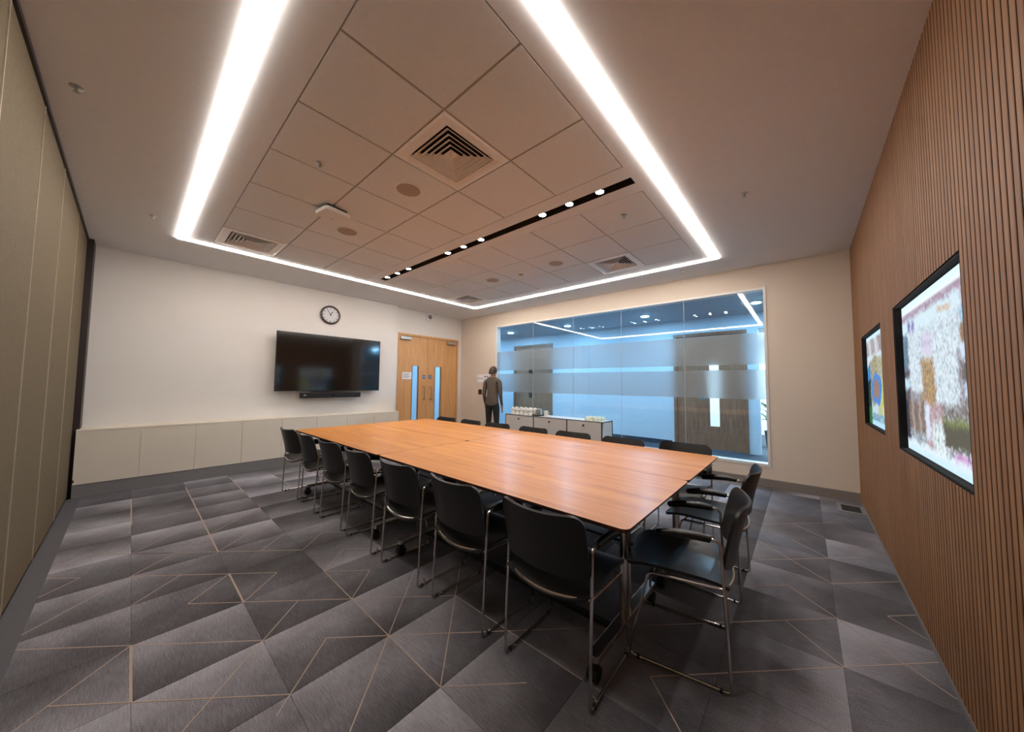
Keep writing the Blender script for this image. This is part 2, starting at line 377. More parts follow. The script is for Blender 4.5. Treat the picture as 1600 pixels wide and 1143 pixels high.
LN = [((-1, 1), (1, -1), W), ((0, 0), (0, -1), T), ((0, 0), (-1, -1), W), ((-.5, -.5), (1, -2), W), ((1.5, -.5), (0, -2), W), ((1.5, -1.5), (.85, -2.15), W), ((1.5, -1.5), (3, -3), W),
      ((2, 0), (2, -3), W), ((.5, .5), (3, -2), W), ((3, -1), (1, -3), W), ((3.5, -1.5), (2, -3), W), ((2, -3), (2.6, -3.6), W), ((3, -2), (3, -4), W), ((3, -3), (6, -6), W),
      ((3.5, -4.5), (5.85, -6.85), W), ((3.5, -4.5), (3, -5), W), ((6.5, -5.5), (5.15, -6.85), W), ((5.5, -5.5), (5, -6), W), ((6.15, -6.85), (6.5, -6.5), W), ((6.5, -6.5), (6.85, -6.85), W),
      ((7, -6), (7.85, -6.85), W), ((8, -5), (7, -6), W), ((4.5, -6.5), (4.85, -6.85), W), ((.5, .5), (1, 1), W), ((1, 1), (1, 0), T), ((0, 2), (1.5, .5), W), ((1, 7.3), (1, 2), T),
      ((0, 7), (0, 4.7), T), ((1, 0), (1.5, .5), W), ((2, 0), (2.5, -.5), W), ((2.5, -.5), (2, -1), W), ((2, 0), (2.5, .5), W), ((2.5, .5), (3, 0), W), ((0, 3), (2, 1), W),
      ((1, 3), (2, 4), W), ((1, 2), (2, 3), W), ((0, 3), (.5, 3.5), W), ((2, 1), (2.5, 1.5), W), ((2.5, 1.5), (3, 1), W), ((1.5, 1.5), (2, 2), W), ((-.5, 3.5), (.5, 2.5), W), ((.5, 2.5), (-1, 1), W),
      ((-1, 5), (-1, 4), T), ((2, 7.7), (2, 5.6), T), ((-.5, 3.5), (-1, 3), W), ((-1, 3), (-.5, 2.5), W), ((-.5, 2.5), (-1, 2), W), ((0, 1), (.5, 1.5), W), ((3, 6.8), (3, 5.1), W),
      ((9, -5), (10.3, -6.3), W), ((7, -5), (8.5, -6.5), W), ((8.5, -5.5), (8, -6), W), ((11, -6), (10.5, -6.5), W), ((9.5, -5.5), (9, -6), W), ((6, -5), (6.5, -5.5), W), ((-.5, 4), (.5, 4), W) ]
LN = [l for l in LN if l[0][1] != l[1][1]]
for k in range(46):
    u = random.choice([4, 4.5, 5, 5.5, 6, 6.5, 7, 7.5, 8, 8.5, 9, 9.5, 10]); v = random.choice([x * .5 for x in range(-8, 14)])
    d = random.choice([(1, 1), (1, -1), (0, 1), (.5, .5), (.5, -.5), (1.5, -1.5)]); LN.append(((u, v), (u + d[0], v + d[1]), W))
mb = MB()
for (a, b, w) in LN:
    p, q = Vector((OX + a[0] * TILE, OY + a[1] * TILE, 0)), Vector((OX + b[0] * TILE, OY + b[1] * TILE, 0))
    n = (q - p).normalized(); s = Vector((-n.y, n.x, 0)) * w / 2
    z = Vector((0, 0, 0.0012)); zb = Vector((0, 0, -0.004))
    mb.add([p - s + zb, q - s + zb, q + s + zb, p + s + zb, p - s + z, q - s + z, q + s + z, p + s + z], [(0, 3, 2, 1), (4, 5, 6, 7), (0, 1, 5, 4), (1, 2, 6, 5), (2, 3, 7, 6), (3, 0, 4, 7)])
o = mb.build('inlaid_lines', 'line', floor); o['kind'] = 'stuff'; o['label'] = 'thin pale lines woven into the carpet'

# ---- left wall: folding partition of fabric panels
wl = thing('wall_left', 'folding partition wall of olive brown fabric panels with pale upright trims', 'wall', (XL, 0, 0), kind='structure')
ys = [-0.52, 0.6, 1.52, 2.45, 3.31, 4.19, 5.21, 6.15]
for a, b in zip(ys[:-1], ys[1:]):
    B((-0.10, a + .004, 0.02), (0.0, b - .004, ZC - 0.035)).build('panel', 'fabric', wl)
for y in ys[1:-1]:
    B((-0.04, y - .0045, 0.02), (0.004, y + .0045, ZC - 0.035)).build('panel_trim', 'trim', wl)
B((-0.10, -0.52, ZC - 0.03), (0.012, 6.45, ZC + 0.01)).build('head_track', 'darkpost', wl)
B((-0.10, 6.20, 0.0), (0.048, 6.44, ZC)).build('end_post', 'darkpost', wl)
B((-0.14, -0.6, 0.0), (-0.105, 6.5, ZC + .1)).build('backing', 'felt', wl)
B((0.0, -0.5, 0.0), (0.10, 6.08, 0.003)).build('floor_channel', 'channel', wl)

# ---- back wall (television wall) and the recessed wall with the double door
XE = 3.66
wb = tag(B((XL - 0.15, YB, 0), (XE, YB + 0.20, ZC + .1)).build('wall_back', 'wall'), 'white plaster wall carrying the television and clock', 'wall', kind='structure')
DX0, DX1, DZ = 3.77, 5.44, 2.41
m = MB(); m.box((XE, YD, 0), (DX0, YD + .12, ZC + .1)); m.box((DX1, YD, 0), (XR + .12, YD + .12, ZC + .1)); m.box((DX0, YD, DZ), (DX1, YD + .12, ZC + .1))
tag(m.build('wall_back_recess', 'wall'), 'white recessed wall around the oak double door', 'wall', kind='structure')

# ---- right wall with the large internal window
GY0, GY1, GZ0, GZ1 = 0.36, 5.347, 0.276, 2.638
m = MB(); m.box((XR, YN - .1, 0), (XR + .12, GY0, ZC + .1)); m.box((XR, GY1, 0), (XR + .12, YD + .12, ZC + .1))
m.box((XR, GY0, 0), (XR + .12, GY1, GZ0)); m.box((XR, GY0, GZ1), (XR + .12, GY1, ZC + .1))
wr = tag(m.build('wall_right', 'cream'), 'cream wall with the wide internal window to the corridor', 'wall', kind='structure')
m = B((XR - .012, YN, 0), (XR, YD, 0.108)); tag(m.build('baseboard_right', 'skirtwarm', bevel=0.003), 'taupe skirting board under the wide internal window', 'skirting', kind='structure')
m = B((DX1 + .07, YD - .012, 0), (XR - .012, YD, 0.108)); tag(m.build('baseboard_back', 'skirt'), 'short skirting board right of the oak double door', 'skirting', kind='structure')

win = thing('window_1', 'wide internal glass window with two frosted bands facing the corridor', 'window', (XR, 0, 0), kind='structure')
fr = MB(); w = 0.035
for (a, b) in (((-.008, GY0 - .012, GZ0 - .012), (.12, GY0 + .018, GZ1 + .012)), ((-.008, GY1 - .018, GZ0 - .012), (.12, GY1 + .012, GZ1 + .012)),
               ((-.008, GY0 + .018, GZ0 - .012), (.12, GY1 - .018, GZ0 + .022)), ((-.008, GY0 + .018, GZ1 - .018), (.12, GY1 - .018, GZ1 + .012))): fr.box(a, b)
fr.build('window_frame', 'white', win)
jy = [GY0 + .018, 1.362, 2.362, 3.312, 4.286, GY1 - .018]
for a, b in zip(jy[:-1], jy[1:]):
    for nm, x in (('inner_pane', 0.02), ('outer_pane', 0.095)):
        p = MB(); p.add([(x, a + .0015, GZ0 + .022), (x, b - .0015, GZ0 + .022), (x, b - .0015, GZ1 - .018), (x, a + .0015, GZ1 - .018)], [(0, 1, 2, 3)])
        p.build(nm, 'glass', win)
for y in jy[1:-1]:
    B((0.017, y - .003, GZ0 + .022), (0.023, y + .003, GZ1 - .018)).build('pane_joint', 'corrceil', win)
for z0, z1 in ((1.135, 1.54), (1.614, 2.045)):
    B((0.0245, GY0 + .02, z0), (0.0275, GY1 - .02, z1)).build('frosted_band', 'frost', win)

# ---- near wall: vertical oak slats over black felt, with two recessed screens
S1 = (3.80, 4.865, 0.957, 1.812); S2 = (2.05, 3.257, 0.928, 1.832)
YF, YS = -0.471, -0.455           # felt plane, slat front plane
m = MB()
def wall_holes(m, y0, y1, x0, x1, z0, z1, holes):
    xs = x0
    for (a, b, c, d) in sorted(holes):
        m.box((xs, y0, z0), (a, y1, z1)); m.box((a, y0, z0), (b, y1, c)); m.box((a, y0, d), (b, y1, z1)); xs = b
    m.box((xs, y0, z0), (x1, y1, z1))
wall_holes(m, YF - .1, YF, XL - .15, XR + .12, 0, ZC + .1, [S1, S2])
wn = tag(m.build('wall_near', 'felt'), 'wall clad with narrow upright oak slats over black felt', 'wall', kind='structure')
P = 0.0404; k0 = int((XL - 1.955) / P) - 1; SW = 0.0305; x = 1.955 + k0 * P
meshes = {}
def slat_mesh(z0, z1):
    k = (round(z0, 3), round(z1, 3))
    if k not in meshes:
        e = 0.0015; a, b, c, d = -SW / 2, SW / 2, 0.0, YS - YF
        poly = [(a, c), (b, c), (b, d - e), (b - e, d), (a + e, d), (a, d - e)]
        q = MB().prism(poly, z0, z1, 1, 1)
        q.mi[:] = [0 if all(q.v[i][1] > d - e - 1e-6 for i in f) else 1 for f in q.f]
        meshes[k] = q.mesh('slat', ['slat', 'slatside'])
    return meshes[k]
while x < XR - .02:
    c = x + P / 2
    if c > XL + .02:
        segs = [(0.03, ZC)]
        for (a, b, lo, hi) in (S1, S2):
            if c + SW / 2 > a + .001 and c - SW / 2 < b - .001: segs = [(0.03, lo - .004), (hi + .004, ZC)]
        for z0, z1 in segs:
            o = link('slat', slat_mesh(z0, z1), wn); o.location = (c, YF, 0)
    x += P
tag(B((XL, YF, 0), (XR, YS + .003, 0.03)).build('baseboard_near', 'skirt'), 'low grey plinth strip under the oak slats', 'skirting', kind='structure')

# ---- ceiling: plaster margins, tile field, slot band
SX0, SX1, SY0, SY1, SWD = 0.268, 4.872, 0.768, 5.360, 0.068
TX = [0.557 + 0.6 * i for i in range(4)]; TX2 = [2.757 + 0.6 * i for i in range(4)]; TY = [0.975 + 0.6 * i for i in range(8)]
m = MB()
rect_frame(m, SX0, SY0, SX1, SY1, XL - .15, YN - .15, XR + .12, YD + .12, ZC, ZC + .12)
rect_frame(m, TX[0], TY[0], TX2[3], TY[7], SX0 + SWD, SY0 + SWD, SX1 - SWD, SY1 - SWD, ZC, ZC + .12)
SLX0, SLX1, SLY0, SLY1 = 2.517, 2.617, 0.98, 5.0
m.box((TX[3], TY[0], ZC), (SLX0, TY[7], ZC + .12)); m.box((SLX1, TY[0], ZC), (TX2[0], TY[7], ZC + .12))
m.box((SLX0, TY[0], ZC), (SLX1, SLY0, ZC + .12)); m.box((SLX0, SLY1, ZC), (SLX1, TY[7], ZC + .12))
m.box((XL - .15, YN - .15, ZC + .12), (XR + .12, YD + .12, ZC + .16))
ce = tag(m.build('ceiling', 'ceil'), 'plaster ceiling with a square tile field framed by a light strip', 'ceiling', kind='structure')
vents = [(0, 6), (1, 1), (5, 1), (5, 6)]
cols = [(TX[i], TX[i + 1]) for i in range(3)] + [(TX2[i], TX2[i + 1]) for i in range(3)]
e = 0.003; h = 0.294
tm = MB().add([(-h, -h, .014), (h, -h, .014), (h, h, .014), (-h, h, .014), (-h, -h, e), (h, -h, e), (h, h, e), (-h, h, e), (-h + e, -h + e, 0), (h - e, -h + e, 0), (h - e, h - e, 0), (-h + e, h - e, 0)],
              [(0, 1, 2, 3), (0, 4, 5, 1), (1, 5, 6, 2), (2, 6, 7, 3), (3, 7, 4, 0), (4, 8, 9, 5), (5, 9, 10, 6), (6, 10, 11, 7), (7, 11, 8, 4), (8, 11, 10, 9)]).mesh('ceiling_tile', 'tile')
for i, (a, b) in enumerate(cols):
    for j in range(7):
        if (i, j) in vents: continue
        o = link('ceiling_tile', tm, ce); o.location = ((a + b) / 2, (TY[j] + TY[j + 1]) / 2, ZC)
for X in (TX, TX2):
    for xx in X: B((xx - .012, TY[0], ZC + .008), (xx + .012, TY[7], ZC + .011)).build('grid_bar', 'grid', ce)
for yy in TY:
    for X in (TX, TX2): B((X[0], yy - .012, ZC + .0082), (X[3], yy + .012, ZC + .0112)).build('grid_bar', 'grid', ce)

# ---- corridor beyond the glass (seen through it)
m = MB(); m.box((XR + .12, -3.2, -.12), (11.5, 9.3, 0)); m.box((1.5, YD + .12, -.12), (XR + .12, 9.3, 0))
tag(m.build('floor_corridor', 'corrfloor'), 'dark blue grey corridor carpet beyond the window', 'floor', kind='structure')
m = MB(); CZ = 2.75
m.box((XR + .12, -3.2, CZ), (11.5, 9.3, CZ + .1)); m.box((1.5, YD + .12, CZ), (XR + .12, 9.3, CZ + .1))
tag(m.build('ceiling_corridor', 'corrceil'), 'blue grey corridor ceiling beyond the window', 'ceiling', kind='structure')
D2 = (0.82, 2.17, 2.44); D1 = (5.43, 6.88, 2.50); OP = (-0.7, 0.64, 2.44)
m = MB(); ycur = -3.2
for (a, b, hh) in (OP, D2, D1):
    m.box((XCF, ycur, 0), (XCF + .14, a, CZ)); m.box((XCF, a, hh), (XCF + .14, b, CZ)); ycur = b
m.box((XCF, ycur, 0), (XCF + .14, 9.3, CZ))
m.box((XR + .12, -3.3, 0), (11.5, -3.2, CZ)); m.box((1.5, 9.2, 0), (11.5, 9.3, CZ)); m.box((11.4, -3.2, 0), (11.5, 9.3, CZ)); m.box((1.4, YD + .12, 0), (1.5, 9.3, CZ))
m.box((XCF + .14, 3.4, 0), (11.4, 3.5, CZ))
m.box((1.4, YD + .12, 0), (XE, YD + .14, CZ))
tag(m.build('wall_corridor', 'corrwall'), 'pale corridor wall seen through the window glass', 'wall', kind='structure')
B((XCF - .012, 2.23, 0), (XCF, 5.37, .1)).build('baseboard_corridor', 'corrfloor'); tag(bpy.data.objects['baseboard_corridor'], 'dark skirting along the corridor wall beyond the window', 'skirting', kind='structure')

def corridor_door(name, label, y0, y1, hz, split, panes):
    d = thing(name, label, 'door', (XCF, 0, 0), kind='structure')
    f = MB(); f.box((-.03, y0, 0), (.14, y0 + .06, hz)); f.box((-.03, y1 - .06, 0), (.14, y1, hz)); f.box((-.03, y0 + .06, hz - .06), (.14, y1 - .06, hz))
    f.build('door_frame', 'walnut', d)
    for a, b in ((y0 + .063, split - .003), (split + .003, y1 - .063)):
        lf = MB(); hole = [p for p in panes if a < p[0] < b]
        if hole:
            c, e2, lo, hi = hole[0]
            lf.box((0, a, .01), (.045, c, hz - .065)); lf.box((0, e2, .01), (.045, b, hz - .065)); lf.box((0, c, .01), (.045, e2, lo)); lf.box((0, c, hi), (.045, e2, hz - .065))
        else: lf.box((0, a, .01), (.045, b, hz - .065))
        L = lf.build('door_leaf', 'walnut', d)
        if hole: MB().add([(.02, c, lo), (.02, e2, lo), (.02, e2, hi), (.02, c, hi)], [(0, 1, 2, 3)]).build('vision_pane', 'glassclear', L)
    return d
d2 = corridor_door('door_2', 'brown wood double door across the corridor with a short vision pane', *D2, 1.70, [(1.31, 1.485, 0.48, 1.75)])
B((-.006, 1.54, 1.02), (0, 1.66, 1.14)).build('door_notice', 'skirt', d2)
corridor_door('door_3', 'brown wood double door across the corridor behind the sideboard', *D1, 6.12, [(6.16, 6.30, 0.9, 1.75)])

# ================================================================== OBJECTS
# ---- oak double door of the room
d1 = thing('door_1', 'oak double door with narrow glazed slots in the recessed wall', 'door', (0, YD, 0), kind='structure')
f = MB(); f.box((DX0 - .0, -.012, 0), (DX0 + .04, .10, DZ)); f.box((DX1 - .04, -.012, 0), (DX1, .10, DZ)); f.box((DX0 + .04, -.012, DZ - .045), (DX1 - .04, .10, DZ))
f.build('door_frame', 'oak', d1)
xm = 4.532; leaves = []
for (a, b, v0, v1, hx, hs) in ((DX0 + .043, xm - .002, 4.14, 4.30, 4.44, -1), (xm + .002, DX1 - .043, 4.755, 4.925, 4.625, 1)):
    lf = MB(); lo, hi, t = .45, 1.70, DZ - .049
    lf.box((a, .005, .01), (v0, .05, t)); lf.box((v1, .005, .01), (b, .05, t)); lf.box((v0, .005, .01), (v1, .05, lo)); lf.box((v0, .005, hi), (v1, .05, t))
    L = lf.build('door_leaf', 'oak', d1); leaves.append(L)
    MB().add([(v0, .03, lo), (v1, .03, lo), (v1, .03, hi), (v0, .03, hi)], [(0, 1, 2, 3)]).build('vision_pane', 'glassclear', L)
    bd = MB()
    for q in (((v0 - .006, 0, lo - .006), (v0 + .004, .006, hi + .006)), ((v1 - .004, 0, lo - .006), (v1 + .006, .006, hi + .006))): bd.box(*q)
    bd.build('glazing_bead', 'darkpost', L)
    hd = MB().tube(fillet([(hx, .006, .94), (hx, -.06, .94), (hx, -.06, 1.23), (hx, .006, 1.23)], .02), .011, 10); hd.build('pull_handle', 'satin', L, smooth=True)
    dc = MB().cyl((0, 0), .045, 0, .003, 24); rot_mesh(dc, Matrix.Translation((hx + .01 * hs * -1, .005, 1.455)) @ Matrix.Rotation(math.pi / 2, 4, 'X')); dc.build('fire_disc', 'blue', L)
    dk = MB().box((hx + .01 * hs * -1 - .03, .001, 1.449), (hx + .01 * hs * -1 + .03, .0025, 1.461)); dk.build('disc_lettering', 'white', L)
    cx = 3.94 if hs < 0 else 5.22
    cb = MB().box((cx - .13, -.055, 2.27), (cx + .13, .005, 2.335)); C = cb.build('door_closer', 'satin', L, bevel=.006)
    MB().tube([(cx - .02, -.03, 2.345), (cx + .14, -.10, 2.352), (cx + .16, -.02, 2.372)], .008, 8).build('closer_arm', 'satin', C)
pn = MB().box((3.895, .0015, 1.395), (4.125, .005, 1.55)); N = pn.build('notice', 'paper', leaves[0])
m = MB()
for k in range(6): m.box((3.915, .0008, 1.52 - k * .019), (4.10 - .03 * (k % 3), .0015, 1.526 - k * .019))
m.build('notice_lettering', 'ink', leaves[0])

# ---- low cream cabinet run under the television
cab = thing('cabinet', 'long low cream cabinet run below the television with grey plinth', 'cabinet', (0, YCAB, 0))
cx0, cx1 = XL + .03, 3.545
B((cx0, .02, .144), (cx1 - .018, YB - YCAB, .73)).build('carcass', 'cab', cab)
B((cx0, .0, .73), (cx1, YB - YCAB, .75)).build('cabinet_top', 'cab', cab, bevel=.002)
B((cx1 - .018, 0, .144), (cx1, YB - YCAB, .73)).build('end_panel', 'cab', cab)
B((cx0, .006, 0), (cx1, YB - YCAB, .143)).build('plinth', 'skirt', cab)
dx = [cx0 + (cx1 - .018 - cx0) * k / 8 for k in range(9)]
for a, b in zip(dx[:-1], dx[1:]): B((a + .0015, 0, .146), (b - .0015, .019, .728)).build('door', 'cab', cab)
B((cx0 - .0, -.003, .17), (cx0 + .012, 0, .20)).build('worn_corner', 'edge', cab)

# ---- television, sound bar, clock, sounder
tv = thing('television', 'large black flat television mounted on the white wall', 'television', (2.358, 6.30, 1.645))
B((-.862, 0, -.486), (.862, .045, .486)).build('casing', 'tvframe', tv, bevel=.004)
B((-.856, -.002, -.476), (.856, .0, .480)).build('screen', 'tv', tv)
B((-.35, .045, -.2), (.35, .15, .2)).build('wall_bracket', 'blackmetal', tv)
sb = thing('sound_bar', 'slim black video conference bar under the television', 'sound bar', (2.363, 6.30, 1.087))
B((-.497, -.01, -.048), (.497, .08, .044)).build('casing', 'softblack', sb, bevel=.008)
B((-.07, -.013, -.018), (.07, -.01, .02)).build('camera_window', 'black', sb)
cl = MB().cyl((0, 0), .016, 0, .006, 20); rot_mesh(cl, Matrix.Translation((0, -.013, 0)) @ Matrix.Rotation(math.pi / 2, 4, 'X')); cl.build('camera_lens', 'tv', sb)
B((-.455, -.0108, -.006), (-.42, -.0098, .008)).build('logo_mark', 'white', sb)
B((-.25, .08, -.03), (.25, .15, .03)).build('wall_bracket', 'blackmetal', sb)
ck = thing('wall_clock', 'round wall clock with grey rim above the television', 'clock', (2.325, YB, 2.53))
RX = Matrix.Rotation(math.pi / 2, 4, 'X')
rot_mesh(MB().lathe([(.168, 0), (.168, .03), (.155, .04), (.137, .032), (.137, .02), (.0001, .02)], n=40), RX).build('rim', 'clockrim', ck, smooth=True)
rot_mesh(MB().cyl((0, 0), .139, .015, .022, 40), RX).build('dial', 'clockface', ck)
m = MB()
for k in range(12):
    a = math.radians(30 * k); q = MB().box((-.005, .105, .022), (.005, .128, .0235)); rot_mesh(q, RX @ Matrix.Rotation(-a, 4, 'Z')); q.build('hour_mark', 'black', ck)
for nm, ang, ln, wd in (('minute_hand', -32, .115, .004), ('hour_hand', 28, .07, .006)):
    q = MB().box((-wd, -.015, .024), (wd, ln, .026)); rot_mesh(q, RX @ Matrix.Rotation(-math.radians(ang), 4, 'Z')); q.build(nm, 'black', ck)
rot_mesh(MB().cyl((0, 0), .011, .022, .028, 16), RX).build('hub', 'black', ck)
sd = thing('alarm_sounder', 'small white square alarm sounder with round grey grille above the oak door', 'alarm sounder', (4.545, YD, 2.858))
B((-.085, -.05, -.088), (.085, 0, .088)).build('box', 'white', sd, bevel=.008)
rot_mesh(MB().lathe([(.052, .05), (.052, .056), (.04, .058), (.03, .054), (.0001, .054)], n=28), RX).build('grille', 'skirt', sd, smooth=True)

# ---- switches and notices on the pier beside the window
def pier(name, label, cat, y, z, w, hh, mat, parts=None, group=None):
    t = thing(name, label, cat, (XR, y, z), group=group); B((-.008, -w / 2, -hh / 2), (0, w / 2, hh / 2)).build('plate', mat, t, bevel=.002)
    if parts: parts(t)
    return t
def rockers(t):
    for dy in (-.017, .017): B((-.012, dy - .011, -.022), (-.008, dy + .011, .022)).build('rocker', 'black', t)
pier('light_switch', 'bronze light switch plate on the cream pier, leftmost beside the corner', 'switch', 5.87, 1.115, .12, .12, 'bronze', rockers)
pier('light_switch', 'pale switch plate in the middle of the row on the cream pier', 'switch', 5.68, 1.12, .09, .09, 'white', rockers)
pier('light_switch', 'pale switch plate nearest the window frame on the cream pier', 'switch', 5.54, 1.12, .09, .09, 'white', rockers)
def textrows(t):
    m = MB()
    for k, y in enumerate((.07, .02, -.03, -.07)): m.box((-.0095, y - .016, -.012), (-.008, y + .016, .006))
    m.build('lettering', 'ink', t)
pier('notice_sheet', 'small white notice with a line of print beside the corner', 'notice', 5.87, 1.44, .2, .19, 'paper', textrows)
def graphic(t):
    m = MB(); random.seed(3)
    for k in range(26):
        y, z = random.uniform(-.11, .11), random.uniform(-.09, .09); s = random.uniform(.008, .022)
        m.box((-.0095, y - s, z - s * .7), (-.008, y + s, z + s * .7))
    m.build('printed_pattern', 'purple', t)['kind'] = 'stuff'
pier('notice_sheet', 'white notice with purple printed pattern beside the window frame', 'notice', 5.60, 1.41, .27, .24, 'paper', graphic)

# ---- two recessed screens in the slatted wall
def screen(name, label, rect, fn, nx, nz):
    x0, x1, z0, z1 = rect; t = thing(name, label, 'display screen', (x1, YF, z0)); w, h = x1 - x0, z1 - z0; dp = .006; yb = YS - YF
    r = MB(); bw = .022
    r.box((0, -dp - .03, 0), (-bw * 0.55, yb + .001, h)); r.box((-w, -dp - .03, 0), (-w + .004, yb - .004, h))
    r.box((-bw * .55, -dp - .03, 0), (-w + .004, yb - .004, .008)); r.box((-bw * .55, -dp - .03, h - .009), (-w + .004, yb - .004, h))
    r.build('recess_frame', 'felt', t)
    B((-.004, -dp - .05, .004), (-w + .004, -dp - .012, h - .004)).build('casing', 'black', t)
    V = []; F = []; colr = []
    a0, a1, b0, b1 = -bw * .55 - .004, -w + .006, .012, h - .014
    for i in range(nx + 1):
        for j in range(nz + 1): V.append((a0 + (a1 - a0) * i / nx, -dp - .010, b0 + (b1 - b0) * j / nz))
    for i in range(nx):
        for j in range(nz):
            F.append((i * (nz + 1) + j, i * (nz + 1) + j + 1, (i + 1) * (nz + 1) + j + 1, (i + 1) * (nz + 1) + j)); colr.append(fn((i + .5) / nx, (j + .5) / nz))
    def avg(i, j):
        q = [colr[a * nz + b] for a in (i - 1, i, i + 1) for b in (j - 1, j, j + 1) if 0 <= a < nx and 0 <= b < nz] + [colr[i * nz + j]] * 3
        return lin(tuple(sum(c[k] for c in q) / len(q) for k in range(3)))
    colr = [avg(i, j) for i in range(nx) for j in range(nz)]
    me = bpy.data.meshes.new('picture'); me.from_pydata(V, [], F); me.materials.append(MT['screen'])
    ca = me.color_attributes.new('picture', 'FLOAT_COLOR', 'CORNER')
    for pidx, p in enumerate(me.polygons):
        for li in p.loop_indices: ca.data[li].color = colr[pidx]
    o = link('picture', me, t); return t
rs = random.Random(11)
def mixc(a, b, t): return tuple(a[i] * (1 - t) + b[i] * t for i in range(3))
def petals(u, v): return (226, 242, 252) if rs.random() < .66 else rs.choice([(150, 168, 178), (196, 214, 222), (120, 138, 146), (206, 196, 214)])
def pic2(u, v):
    if v < .93:
        u0, v0 = u, v; u = min(.999, max(0, u0 + .006 * math.sin(21 * v0 + 2) + .006 * math.sin(57 * v0) + rs.uniform(-.018, .018))); v = max(0, v0 + .006 * math.sin(27 * u0 + 1) + rs.uniform(-.020, .020))
    # shopping street under hanging white petals, people walking below
    c = mixc((206, 226, 240), (188, 204, 220), rs.random())
    if v > .965: return (226, 248, 255)
    if v > .935: return (236, 246, 252)
    if v > .895: return (168, 148, 168)
    if v > .80:
        if .12 < u < .17 or .20 < u < .245: return (120, 116, 172) if v < .865 else c
        if u > .88: return rs.choice([(170, 160, 196), (196, 168, 168), (206, 214, 236)])
        if .62 < u < .78 and .835 < v < .85: return (206, 160, 128)
        return mixc((222, 240, 248), (204, 228, 242), rs.random())
    if v > .34:
        if .36 < u < .52 and .62 < v < .755: return mixc((206, 214, 236), (222, 206, 226), rs.random()) if abs(v - .69) > .008 else (172, 176, 204)
        if u < .1: return rs.choice([(70, 130, 170), (120, 170, 200), (160, 130, 130), (96, 110, 122)]) if v > .55 else ((196, 226, 240) if .42 < v < .5 else (98, 92, 100))
        if u > .86:
            if v > .72: return rs.choice([(120, 170, 206), (160, 196, 220), (208, 226, 240)])
            if v > .64: return (150, 120, 96) if u < .95 else (176, 202, 132)
            if v > .55: return (206, 222, 240)
            if v > .45: return (112, 104, 104) if not (.93 < u < .97 and .48 < v < .52) else (190, 220, 230)
            if v > .38: return (196, 222, 244)
            return (122, 116, 116) if int(v * 120) % 2 else (156, 152, 152)
        if (.12 < u < .34 and v > .40) or (.54 < u < .82): return petals(u, v)
        if v > .60: return petals(u, v) if rs.random() < .75 else c
        if .3 < u < .58:
            d = abs(u - .45) / .15
            return rs.choice([(176, 142, 96), (206, 170, 112), (232, 206, 150), (140, 116, 96), (120, 104, 96)]) if rs.random() > d * .55 else (156, 148, 152)
        return rs.choice([(146, 140, 146), (170, 172, 190), (190, 196, 214), (128, 116, 112)])
    # street level
    if v < .035: return (206, 236, 250)
    if v < .075: return (224, 240, 250)
    if .62 < u and .12 < v < .27 - .04 * abs(u - .8): return (96, 94, 84) if v < .235 else (128, 140, 92)
    if u > .62 and v <= .12: return (206, 150, 206) if (u > .72 and .07 < v < .1) else ((232, 240, 250) if rs.random() < .7 else (90, 90, 104))
    if .36 < u < .44 and .12 < v < .33: return mixc((206, 216, 240), (226, 236, 250), rs.random())
    if .46 < u < .62 and v < .24: return (236, 248, 252) if int((u * 60 - v * 14)) % 3 else (150, 164, 170)
    if u < .06: return (66, 64, 76)
    if v < .14 and u < .36: return rs.choice([(220, 240, 250), (150, 170, 184), (110, 100, 100)])
    if u < .36: return rs.choice([(124, 108, 100), (138, 122, 112), (108, 98, 94), (150, 132, 120)]) if int(u * 24) % 3 else (172, 160, 156)
    if u > .62: return rs.choice([(104, 96, 94), (120, 112, 108), (206, 222, 236), (132, 120, 116)])
    return rs.choice([(180, 164, 156), (206, 220, 230), (150, 130, 136), (196, 130, 150)])
def pic1(u, v):
    if .14 < v < .95:
        u0, v0 = u, v; u = min(.999, max(0, u0 + .02 * math.sin(17 * v0 + 2) + rs.uniform(-.01, .01))); v = v0 + .012 * math.sin(23 * u0 + 1) + rs.uniform(-.008, .008)
    # glazed hall with a blue ring in front of greenery
    if v > .955: return (206, 240, 255)
    if v > .78:
        a = math.sin(u * 18 + v * 9)
        return mixc((206, 206, 214), (146, 132, 134), .5 + .5 * a) if rs.random() < .8 else (226, 236, 244)
    if v > .70 + .06 * math.cos((u - .5) * 5): return mixc((220, 236, 244), (196, 214, 226), rs.random())
    if u < .16: return (70, 140, 200) if v > .5 else ((40, 70, 70) if v > .2 else (60, 110, 70))
    d = math.hypot((u - .46) / .27, (v - .40) / .17)
    if .62 < d < 1.0: return mixc((66, 120, 206), (110, 160, 226), rs.random())
    if d <= .62: return (150, 128, 124)
    if v < .06: return (186, 226, 246)
    if v < .13: return rs.choice([(90, 170, 220), (226, 240, 244), (90, 110, 120)])
    if v < .22: return (226, 206, 170) if u > .7 else ((180, 196, 150) if u > .5 else (196, 214, 226))
    if .36 < u < .54 and v < .24: return (206, 220, 226)
    if u > .55: return rs.choice([(182, 200, 120), (150, 176, 96), (210, 206, 140), (226, 214, 170)]) if v < .5 else rs.choice([(176, 170, 120), (150, 140, 110), (196, 206, 214)])
    return rs.choice([(150, 136, 100), (176, 168, 130), (206, 214, 206), (130, 120, 104)])
screen('wall_screen', 'larger lit display showing a shopping street, nearer the camera in the slatted wall', S2, pic2, 190, 142)
screen('wall_screen', 'smaller looking far display with a blue ring picture in the slatted wall', S1, pic1, 110, 90)

